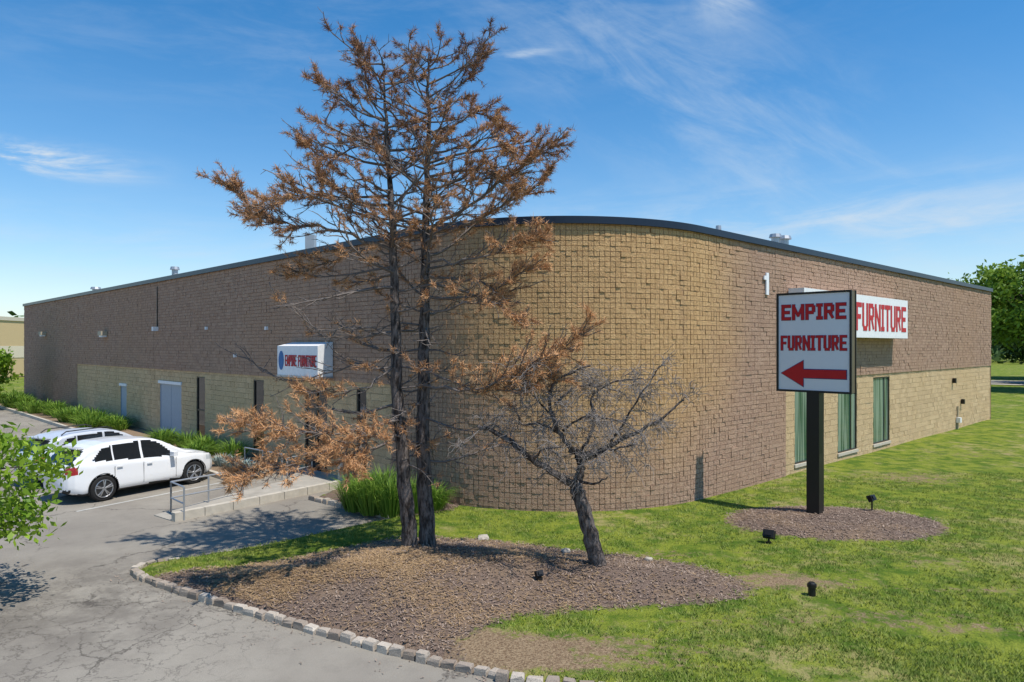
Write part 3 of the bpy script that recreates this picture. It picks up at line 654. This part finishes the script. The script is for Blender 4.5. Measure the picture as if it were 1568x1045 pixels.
# ---------------------------------------------------------------- small bare tree
def bare():
    random.seed(21); par=empty('bare_tree'); tb=Buf(); g=G(915,864); Y=g.y
    def limb(pl_,r0,r1,mi=0):
        pts=smooth_poly([W(a,b_,Y+c_) for a,b_,c_ in pl_],5); n=len(pts)
        pts=[p+Vector((random.gauss(0,.012),random.gauss(0,.012),random.gauss(0,.012))) if 0<i<n-1 else p for i,p in enumerate(pts)]
        tb.tube(pts,[r0+(r1-r0)*i/(n-1) for i in range(n)],8,mi); return pts
    limb([(917,868,0),(908,835,0),(896,790,0),(885,755,0),(881,738,0)],0.16,0.115)
    Ls=[(limb([(882,745,0),(850,725,-.1),(815,705,-.2),(775,672,-.3),(732,652,-.4)],0.075,0.035),1),
        (limb([(882,745,0),(890,715,.1),(884,695,.15),(872,688,.1)],0.09,0.06),.6),
        (limb([(884,697,.15),(920,690,.2),(960,668,.3),(1000,650,.3),(1048,612,.3)],0.06,0.015),1),
        (limb([(878,692,.1),(862,670,0),(846,640,-.1),(842,605,-.2),(858,580,-.3),(905,560,-.4)],0.05,0.015),1),
        (limb([(884,700,.15),(905,700,-.4),(930,690,-.8),(975,680,-1)],0.04,0.012),1),
        (limb([(862,670,0),(830,650,.3),(800,650,.5),(790,620,.6)],0.03,0.01),1),
        (limb([(890,690,.1),(910,650,.2),(905,610,.3),(940,585,.3),(985,580,.3)],0.03,0.01),1),
        (limb([(930,688,.2),(960,640,0),(985,600,-.1),(1010,560,-.2)],0.025,0.008),1),
        (limb([(850,620,-.1),(870,600,.2),(900,590,.4),(950,600,.6)],0.025,0.008),1),
        (limb([(862,660,0),(890,640,-.3),(930,640,-.5),(970,655,-.6)],0.025,0.008),1),
        (limb([(850,640,0),(820,610,-.3),(800,580,-.4),(830,560,-.5)],0.02,0.008),1),
        (limb([(884,735,0),(910,740,-.4),(930,730,-.6)],0.03,0.01),.6),
        (limb([(815,705,-.2),(830,690,-.6),(860,685,-.9)],0.025,0.008),.8)]
    def twig(pts,L,lev):
        m_=len(pts)-1; k=max(3,int(L*(9 if lev==0 else 8)))
        for j in range(k):
            f=0.15+0.85*random.random(); i=min(int(f*m_),m_-1); p=pts[i]; a=(pts[i+1]-pts[i]).normalized()
            dd=a*0.6+Vector((random.gauss(0,.7),random.gauss(0,.7),random.gauss(0.1,.55))); l2=random.uniform(0.25,0.7)*(0.6 if lev else 1)
            q=grow(p,dd,l2,-0.10,0.30,6); r=0.009 if lev==0 else 0.0055
            tb.tube(q,[r*(1-0.5*x/6) for x in range(7)],3,1,cap=False)
            if lev<2: twig(q,l2*(1.1 if lev==0 else .8),lev+1)
    for pts,s in Ls:
        L=sum((pts[i+1]-pts[i]).length for i in range(len(pts)-1))
        if s>0.7: twig(pts,L*s,0)
    tb.obj('trunk_and_limbs',[MBARK,MBG2],par,smooth=True)
bare()
# ---------------------------------------------------------------- leafy trees / shrubs
def leafy(name,base,crown_c,crown_r,nclump,leaf,nleaf,mat,trunk_r,seed,limbs=9):
    random.seed(seed); r_=np.random.default_rng(seed); par=empty(name); tb=Buf()
    base=Vector(base); cc=Vector(crown_c); cr=Vector(crown_r)
    top=cc.copy(); tr=[base,base.lerp(top,0.35)+Vector((random.gauss(0,.1),0,0)),base.lerp(top,0.7),top+Vector((0,0,cr.z*0.4))]
    tb.tube(smooth_poly(tr,4),[trunk_r*(1-0.85*i/12) for i in range(13)],8)
    Vs=[];Ts=[]
    for i in range(nclump):
        d=r_.normal(0,1,3); d/=np.linalg.norm(d); rr=r_.uniform(0.45,1.0)**0.6*r_.uniform(0.8,1.08)
        c=np.array(cc)+d*rr*np.array(cr); t0=r_.uniform(0.1,0.9)
        if i<limbs*4:
            s=tr[1].lerp(tr[3],random.random()); e_=Vector(c); tb.tube([s,s.lerp(e_,0.5)+Vector((0,0,-0.05*cr.z)),e_],[trunk_r*0.3,trunk_r*0.15,trunk_r*0.04],4,cap=False)
        sc=np.array(cr)*r_.uniform(0.12,0.24)
        P=c+r_.normal(0,0.6,(nleaf,3))*sc; a=r_.normal(0,1,(nleaf,3)); a/=np.linalg.norm(a,axis=1)[:,None]
        b=np.cross(a,r_.normal(0,1,(nleaf,3))); b/=np.linalg.norm(b,axis=1)[:,None]; s=leaf*r_.uniform(.6,1.2,(nleaf,1))
        Vs.append(np.stack([P-a*s,P+b*s*0.5,P+a*s,P-b*s*0.5],1).reshape(-1,3)); Ts.append(np.repeat(np.clip(t0+r_.uniform(-.2,.2,nleaf),0,1),4))
    V=np.concatenate(Vs); mesh_obj('foliage',V,np.arange(len(V)).reshape(-1,4),mat,attrs={'tint':np.concatenate(Ts)},parent=par)
    tb.obj('trunk_and_limbs',[MBARK],par,smooth=True); return par
ML1=tinted('leaves_bright',(0.12,0.24,0.015),(0.32,0.46,0.04),0.5,0.35,0.35)
ML2=tinted('leaves_green',(0.07,0.15,0.014),(0.23,0.34,0.04),0.6,0.3,0.3)
ML3=tinted('leaves_dark',(0.025,0.06,0.014),(0.085,0.14,0.035),0.7,0.2)
leafy('maple_sapling',(-10.2,11,0),(-8.95,11,2.0),(1.75,1.5,1.0),80,0.075,50,ML1,0.08,4,9)
b=Buf(); ring=[(-10.2+0.9*math.cos(a),11+0.9*math.sin(a)) for a in np.linspace(0,2*math.pi,17)[:-1]]
b.add([(x,y,0.1) for x,y in ring]+[(x,y,-0.02) for x,y in ring],[tuple(range(16))]+[(i,i+16,(i+1)%16+16,(i+1)%16) for i in range(16)]); b.obj('tree_pit',[MSTR])
leafy('deciduous_tree',(48.5,62,0),(48,62,8.4),(6.2,6,4.4),170,0.26,120,ML2,0.35,5)
leafy('deciduous_tree',(66,85,0),(66,85,7.2),(6.5,6,5.0),110,0.4,100,ML3,0.35,6)
leafy('deciduous_tree',(60,72,0),(60,72,5),(5,5,3.4),90,0.35,100,ML3,0.3,8)
leafy('deciduous_tree',(-34,44,0),(-34.3,43.5,2.6),(2.2,2.2,1.7),60,0.16,80,ML1,0.12,9)
r_=np.random.default_rng(3); Vs=[];Ts=[]
for i in range(1500):
    side=i%2; x=r_.uniform(55,420) if side else r_.uniform(-420,-80); y=r_.uniform(150,210); hh=r_.uniform(0.5,8+3*math.sin(x*0.05))
    P=np.array([x,y,hh])+r_.normal(0,1,(26,3))*np.array([3,3,1.6]); a=r_.normal(0,1,(26,3));a/=np.linalg.norm(a,axis=1)[:,None]
    b=np.cross(a,r_.normal(0,1,(26,3))); b/=np.linalg.norm(b,axis=1)[:,None]; s=1.1
    Vs.append(np.stack([P-a*s,P+b*s*.6,P+a*s,P-b*s*.6],1).reshape(-1,3)); Ts.append(np.repeat(r_.uniform(0,1,26),4))
V=np.concatenate(Vs); mesh_obj('distant_trees',V,np.arange(len(V)).reshape(-1,4),ML3,attrs={'tint':np.concatenate(Ts)})
MOG=tinted('ornamental_grass_blades',(0.07,0.17,0.014),(0.24,0.36,0.05),0.6,0.3,0.3)
MOGB=tinted('blue_shrub_blades',(0.18,0.25,0.22),(0.36,0.42,0.38),0.6,0.3)
def clump(buf,x,y,z,h,r,n,w=0.02,arch=0.8):
    for i in range(n):
        a=random.uniform(0,6.283); rr=random.random()**0.5; d=Vector((math.cos(a),math.sin(a),0)); sd=Vector((-d.y,d.x,0))*w
        hh=h*random.uniform(0.6,1.1)*(1-0.35*rr*rr*(arch>0.9)); p=Vector((x,y,z))+d*rr*r*0.35; o=r*rr*random.uniform(.5,1.1)
        p1=p+d*o*0.35+Vector((0,0,hh*0.65)); p2=p+d*o*arch+Vector((0,0,hh*random.uniform(.6,0.95)))
        buf.add([p-sd,p+sd,p1-sd,p1+sd,p2],[(0,1,3,2),(2,3,4)],0,random.random())
cl=Buf(); random.seed(5)
for px,py,h in ((545,780,1.0),(570,785,1.05),(600,788,1.1),(632,785,0.95),(662,780,0.75),(590,772,1.1),(560,770,1.0)):
    q=GP(px,py,0.08); clump(cl,q[0],q[1],0.06,h,0.85,320,0.010,0.85)
for i in range(44):
    s=random.uniform(0.5,s_px(225,True)); p=path(s,random.uniform(0.7,2.1)); clump(cl,p.x,p.y,0.1,random.uniform(0.8,1.15),1.0,120,0.022,0.95)
for px in (290,306,322,338,354,370,385):
    s=s_px(px+8,True); p=path(s,random.uniform(0.8,2.0)); clump(cl,p.x,p.y,0.1,random.uniform(0.85,1.1),0.95,210,0.016,0.95)
cl.obj('ornamental_grasses',[MOG])
cb=Buf()
for px in (412,430,445,458):
    s=s_px(px,True); p=path(s,1.7); clump(cb,p.x,p.y,0.08,0.5,0.5,160,0.015)
cb.obj('blue_shrubs',[MOGB])
# ---------------------------------------------------------------- neighbour building
nbp=empty('tan_commercial_building'); b=Buf()
for z0,z1,mi,o in ((0,2.6,0,0),(2.6,4.2,1,0.05),(4.2,7.6,0,0.02),(7.6,8.1,2,0.15)):
    b.box((-90,100,(z0+z1)/2),(45+2*o,20+2*o,z1-z0-0.004),None,mi)
b.obj('walls',[simple('tan_wall',(0.60,0.44,0.24),0.9),simple('cream_band',(0.7,0.6,0.45),0.9),simple('cornice',(0.6,0.53,0.42),0.9)],nbp)
b=Buf(); [b.box((-112+i*5,89.9,1.6),(2.4,0.12,1.8)) for i in range(9)]; b.obj('windows',[MGLD],nbp)
def ribbon(pts,w,z,mat,name):
    vs=[];fs=[]
    for i,p in enumerate(pts):
        p=Vector(p); d=(Vector(pts[min(i+1,len(pts)-1)])-Vector(pts[max(i-1,0)])).normalized(); n_=Vector((-d.y,d.x))
        vs+=[(p.x+n_.x*w/2,p.y+n_.y*w/2,z),(p.x-n_.x*w/2,p.y-n_.y*w/2,z)]
    for i in range(len(pts)-1): fs.append((2*i,2*i+1,2*i+3,2*i+2))
    mesh_obj(name,vs,fs,mat)
ribbon([(30,92),(60,74),(110,48),(200,0)],8,0.16,MASPH,'side_street'); ribbon([(30,85),(58,68),(107,42.5),(195,-6)],1.6,0.17,MCON,'sidewalk')
# ---------------------------------------------------------------- cars
m=M('car_paint_white',0.25,0.5); m.col((0.82,0.82,0.82)); m.b.inputs['Coat Weight'].default_value=0.6; MCW=m.m
m=M('car_paint_silver',0.3,0.5,0.3); m.col((0.68,0.70,0.73)); MCS=m.m
MGC=simple('car_glass',(0.012,0.015,0.018),0.05,0.9); MTY=simple('tyre',(0.02,0.02,0.02),0.85); MAL=simple('alloy',(0.45,0.46,0.48),0.3,0.6,0.8)
MRL=simple('tail_lamp',(0.35,0.01,0.015),0.2,0.7); MHL=simple('head_lamp',(0.55,0.58,0.6),0.1,0.8); MPL=simple('black_plastic',(0.025,0.025,0.025),0.6)
def car(rear_near,head,paint,name,rails=False):
    par=empty(name); Lc=4.68; xr,xf=0.90,3.73; rw=0.365
    xs=np.linspace(0,Lc,330)
    topx=[0,0.04,0.12,0.30,0.55,0.75,1.1,1.7,2.2,2.55,2.8,3.2,3.5,3.75,4.2,4.5,4.62,4.68]; topz=[0.78,0.98,1.10,1.30,1.50,1.58,1.635,1.66,1.64,1.585,1.49,1.27,1.13,1.08,0.985,0.87,0.76,0.60]
    bx=[0,0.3,1.0,2.0,3.3,3.8,4.4,4.68]; bz=[1.02,1.10,1.08,1.02,0.96,0.97,0.88,0.66]
    wx=[0,0.06,0.18,0.4,0.7,1.2,3.6,4.1,4.4,4.58,4.68]; wz=[0.52,0.66,0.78,0.88,0.925,0.93,0.93,0.89,0.78,0.64,0.45]
    V=[];K=60
    for x in xs:
        zt_=interp(topx,topz,x); zb_=min(interp(bx,bz,x),zt_-0.02); w=interp(wx,wz,x); bot=interp([0,0.35,4.3,4.68],[0.36,0.22,0.22,0.30],x)
        gh=zt_-zb_; wr=w-0.06-0.36*max(gh,0)**1.05
        wr=max(wr,w*0.5)
        ctl=[(0,bot),(w*0.8,bot),(w*0.97,bot+0.10),(w*1.0,bot+0.28),(w*0.985,(bot+zb_)/2+0.12),(w*0.965,zb_-0.06),(w*0.94,zb_),((w*0.93+wr)/2,(zb_+zt_)/2),(wr+0.04,zt_-min(0.07,gh*.4)),(wr-0.06,zt_-0.015),(wr*0.5,zt_),(0,zt_+0.012)]
        c2=smooth_poly([Vector((a,b_,0)) for a,b_ in ctl],5)
        d=[0]
        for i in range(len(c2)-1): d.append(d[-1]+(c2[i+1]-c2[i]).length)
        ys=np.interp(np.linspace(0,d[-1],K),d,[c.x for c in c2]); zs_=np.interp(np.linspace(0,d[-1],K),d,[c.y for c in c2])
        V.append((x,ys,zs_,zb_,zt_,w))
    verts=[]
    for (x,ys,zs_,*_r) in V:
        for k in range(K): verts.append((x,-ys[k],zs_[k]))
        for k in range(K-2,0,-1): verts.append((x,ys[k],zs_[k]))
    RN=2*K-2; fs=[];mi=[]
    side=[[(0.60,1.16),(1.18,1.12),(1.18,1.53),(0.92,1.49)],[(1.23,1.115),(2.02,1.075),(2.02,1.575),(1.23,1.54)],[(2.09,1.07),(3.02,1.02),(3.08,1.07),(2.62,1.46),(2.35,1.56),(2.09,1.575)]]
    def inp(x,z,poly):
        r=False;n=len(poly)
        for i in range(n):
            a=poly[i];b_=poly[(i+1)%n]
            if (a[1]>z)!=(b_[1]>z) and x<(b_[0]-a[0])*(z-a[1])/(b_[1]-a[1])+a[0]: r=not r
        return r
    for i in range(len(V)-1):
        for k in range(RN):
            k2=(k+1)%RN; a=i*RN+k;b_=i*RN+k2;c=(i+1)*RN+k2;d=(i+1)*RN+k
            cx=(verts[a][0]+verts[d][0])/2; cz=(verts[a][2]+verts[b_][2])/2; cy=(verts[a][1]+verts[b_][1])/2
            w=V[i][5]; zt_=V[i][4]; zb_=V[i][3]
            if abs(cy)>w*0.6 and cz<0.85 and min(math.hypot(cx-xr,cz-rw),math.hypot(cx-xf,cz-rw))<0.42: continue
            mt=0
            if cz<0.30 and 0.2<cx<4.4: mt=4
            if cz>zb_+0.01 and abs(cy)>0.45 and any(inp(cx,cz,q) for q in side) : mt=1
            if 2.68<cx<3.40 and abs(cy)<0.66-0.12*(3.4-cx)/0.72 and cz>zt_-0.05: mt=1
            if 0.13<cx<0.50 and abs(cy)<0.62 and cz>zt_-0.05: mt=1
            if cx<0.26 and 0.84<cz<1.05 and abs(cy)>0.50: mt=2
            if cx>4.22 and 0.70<cz<0.86 and abs(cy)>0.5: mt=3
            if cx>4.5 and abs(cy)<0.4 and 0.38<cz<0.62: mt=4
            if cx<0.12 and 0.3<cz<0.42: mt=4
            fs.append((a,b_,c,d)); mi.append(mt)
    fs.append(tuple(range(RN))[::-1]); mi.append(0); e0=(len(V)-1)*RN; fs.append(tuple(e0+k for k in range(RN))); mi.append(0)
    mesh_obj('body',verts,fs,[paint,MGC,MRL,MHL,MPL],mi,smooth=True,parent=par)
    b=Buf()
    b.box((2.35,0,0.55),(4.0,1.3,0.5),None,4)
    for x in(xr,xf): b.box((x,0,0.55),(0.80,1.56,0.55),None,4)
    for sgn in(-1,1):
        for x in(xr,xf):
            y=sgn*0.80; b.tube([(x,y-0.11,rw),(x,y-0.085,rw),(x,y+0.085,rw),(x,y+0.11,rw)],[rw*0.9,rw,rw,rw*0.9],28,5)
            yo=y+sgn*0.112; b.tube([(x,yo-0.004*sgn,rw),(x,yo,rw)],[0.255,0.25],24,4)
            b.tube([(x,yo,rw),(x,yo+sgn*0.012,rw)],[0.06,0.05],12,6)
            for q in range(5):
                an=q*2*math.pi/5+0.3
                for da in(-0.14,0.14):
                    b.tube([(x+0.04*math.cos(an),yo+sgn*.006,rw+0.04*math.sin(an)),(x+0.24*math.cos(an+da),yo+sgn*.01,rw+0.24*math.sin(an+da))],[0.022,0.018],4,6)
            rim=[(x+0.245*math.cos(a_),yo+sgn*.006,rw+0.245*math.sin(a_)) for a_ in np.linspace(0,2*math.pi,29)]; b.tube(rim,0.014,5,6,cap=False)
            arch=[(x+0.425*math.cos(a_),sgn*(0.915 if x>2 else 0.905),rw+0.425*math.sin(a_)) for a_ in np.linspace(-0.25,math.pi+0.25,24)]; b.tube(arch,0.014,5,4)
        b.box((2.98,sgn*1.0,1.08),(0.14,0.2,0.13),None,0); b.box((1.35,sgn*0.935,0.93),(0.16,0.025,0.03),None,0); b.box((2.25,sgn*0.935,0.90),(0.16,0.025,0.03),None,0)
        for x in(1.2,2.06,3.1): b.box((x,sgn*0.928,0.66),(0.009,0.01,0.60),None,4)
        if rails:
            b.tube([(0.8,sgn*0.62,1.6),(0.95,sgn*0.62,1.70),(2.2,sgn*0.62,1.73),(2.4,sgn*0.62,1.65)],0.02,6,4)
    b.box((0.02,0,0.80),(0.03,0.5,0.14),None,4); b.box((0.0,0,0.80),(0.02,0.32,0.10),None,3)
    b.box((0.45,0,1.52),(0.22,1.05,0.03),None,0)
    b.obj('trim_and_wheels',[paint,MGC,MRL,MHL,MPL,MTY,MAL],par)
    an=math.atan2(head[1],head[0]); par.rotation_euler=(0,0,an); sc_=0.95; par.scale=(sc_,sc_,sc_)
    off=rotz(an)@Vector((xr*sc_,-0.92*sc_,0)); par.location=Vector((rear_near[0],rear_near[1],0))-off
hd=Vector((0.50,0.866)).normalized()
rn=Vector(GP(160,768)); car(rn,hd,MCW,'parked_suv')
lt=Vector((-hd.y,hd.x)); car(rn+lt*2.9+hd*0.6,hd,MCS,'parked_suv',True)
b=Buf()
for k in(-0.55,2.45,5.3):
    p0=rn+lt*k+hd*(-1.0); p1=p0+hd*5.0; n_=lt*0.05
    b.add([(p0.x-n_.x,p0.y-n_.y,0.005),(p1.x-n_.x,p1.y-n_.y,0.005),(p1.x+n_.x,p1.y+n_.y,0.005),(p0.x+n_.x,p0.y+n_.y,0.005)],[(0,1,2,3)])
b.obj('parking_stripes',[simple('faded_white_line',(0.45,0.44,0.40),0.9,0.1,var=0.4,sc=3)])
# ---------------------------------------------------------------- light, sky, camera
EL=math.radians(64); Sx,Sy=0.81,-0.585; k=math.hypot(Sx,Sy); Sx/=k;Sy/=k
S=Vector((Sx*math.cos(EL),Sy*math.cos(EL),math.sin(EL)))
sd=bpy.data.lights.new('sun','SUN'); sd.energy=5.0; sd.angle=math.radians(0.5); sd.color=(1,0.95,0.87)
so=bpy.data.objects.new('sun',sd); scn.collection.objects.link(so); so.rotation_euler=S.to_track_quat('Z','Y').to_euler(); so.location=(20,-20,40)
wd=bpy.data.worlds.new('World'); scn.world=wd; wd.use_nodes=True; T=wd.node_tree; nd=T.nodes; bg=nd['Background']
sky=nd.new('ShaderNodeTexSky'); sky.sky_type='NISHITA'; sky.sun_disc=False; sky.sun_elevation=EL; sky.sun_rotation=math.atan2(Sx,Sy)
sky.ozone_density=3.0; sky.dust_density=0.1; sky.air_density=1.0
tc=nd.new('ShaderNodeTexCoord'); sp=nd.new('ShaderNodeSeparateXYZ'); T.links.new(tc.outputs['Generated'],sp.inputs[0])
def mth(op,a,b=0.0,clamp=False):
    n=nd.new('ShaderNodeMath'); n.operation=op; n.use_clamp=clamp
    for i,v in enumerate((a,b)):
        if hasattr(v,'is_output'): T.links.new(v,n.inputs[i])
        else: n.inputs[i].default_value=v
    return n.outputs[0]
az=mth('ARCTAN2',sp.outputs[0],sp.outputs[1]); el=mth('ARCSINE',sp.outputs[2])
def nz(ax_,ay_,rot,scale,detail,rough,dist,off=0):
    c=nd.new('ShaderNodeCombineXYZ'); ca,sa_=math.cos(rot),math.sin(rot)
    u=mth('ADD',mth('MULTIPLY',az,ca),mth('MULTIPLY',el,sa_)); v=mth('SUBTRACT',mth('MULTIPLY',el,ca),mth('MULTIPLY',az,sa_))
    T.links.new(mth('MULTIPLY',u,ax_),c.inputs[0]); T.links.new(mth('MULTIPLY',v,ay_),c.inputs[1]); c.inputs[2].default_value=off
    n=nd.new('ShaderNodeTexNoise'); n.inputs['Scale'].default_value=scale; n.inputs['Detail'].default_value=detail; n.inputs['Roughness'].default_value=rough; n.inputs['Distortion'].default_value=dist
    T.links.new(c.outputs[0],n.inputs['Vector']); return n.outputs['Fac']
def sst(x,a,b,c=0,d=1):
    n=nd.new('ShaderNodeMapRange'); n.interpolation_type='SMOOTHSTEP'; T.links.new(x,n.inputs[0])
    for i,v in enumerate((a,b,c,d)): n.inputs[i+1].default_value=v
    return n.outputs[0]
def blob(a0,e0,sa_,se,rot=0):
    da=mth('SUBTRACT',az,a0); de=mth('SUBTRACT',el,e0); ca,s_=math.cos(rot),math.sin(rot)
    u=mth('ADD',mth('MULTIPLY',da,ca),mth('MULTIPLY',de,s_)); v=mth('SUBTRACT',mth('MULTIPLY',de,ca),mth('MULTIPLY',da,s_))
    q=mth('ADD',mth('POWER',mth('ABSOLUTE',mth('DIVIDE',u,sa_)),2.0),mth('POWER',mth('ABSOLUTE',mth('DIVIDE',v,se)),2.0))
    return mth('EXPONENT',mth('MULTIPLY',q,-1.0))
wis=sst(nz(1.8,6,-0.5,2.6,6,0.65,0.5),0.36,0.80); wis2=sst(nz(2.2,10,0.05,2.6,6,0.65,0.4,5.0),0.36,0.78)
mask=mth('ADD',mth('MULTIPLY',blob(0.27,0.33,0.32,0.10,-0.5),0.5),mth('MULTIPLY',blob(0.30,0.46,0.05,0.03,-0.6),0.8))
c1=mth('MULTIPLY',wis,mask)
m2=mth('ADD',mth('MULTIPLY',blob(0.45,0.16,0.36,0.05,-0.02),0.75),mth('MULTIPLY',blob(-0.35,0.12,0.45,0.05,0),0.35))
m2=mth('ADD',m2,mth('MULTIPLY',blob(-0.62,0.222,0.085,0.015,0),4.0)); m2=mth('ADD',m2,mth('MULTIPLY',blob(0.02,0.405,0.04,0.005,0.1),1.0))
m2=mth('ADD',m2,mth('MULTIPLY',blob(-0.1,0.42,0.7,0.08,0.1),0.2))
c2=mth('MULTIPLY',wis2,m2); cf=mth('ADD',c1,c2,True); hzn=mth('MULTIPLY',mth('EXPONENT',mth('MULTIPLY',mth('ABSOLUTE',el),-7.0)),0.6)
cf=mth('MULTIPLY',cf,0.85); cf=mth('ADD',cf,hzn,True)
hs=nd.new('ShaderNodeHueSaturation'); hs.inputs['Saturation'].default_value=1.38; hs.inputs['Hue'].default_value=0.497; hs.inputs['Value'].default_value=1.15; T.links.new(sky.outputs[0],hs.inputs['Color'])
mx=nd.new('ShaderNodeMix'); mx.data_type='RGBA'; T.links.new(cf,mx.inputs[0]); T.links.new(hs.outputs[0],mx.inputs[6]); mx.inputs[7].default_value=(4.7,5.4,6.1,1)
T.links.new(mx.outputs[2],bg.inputs[0]); bg.inputs[1].default_value=0.14
cam=bpy.data.cameras.new('camera'); co=bpy.data.objects.new('camera',cam); scn.collection.objects.link(co)
co.location=(0,0,H_); co.rotation_euler=(math.radians(90),0,0); cam.lens=24; cam.sensor_width=36; cam.shift_y=7.5/1568; cam.clip_end=3000
scn.camera=co
scn.view_settings.view_transform='Standard'; scn.view_settings.look='None'; scn.view_settings.exposure=0
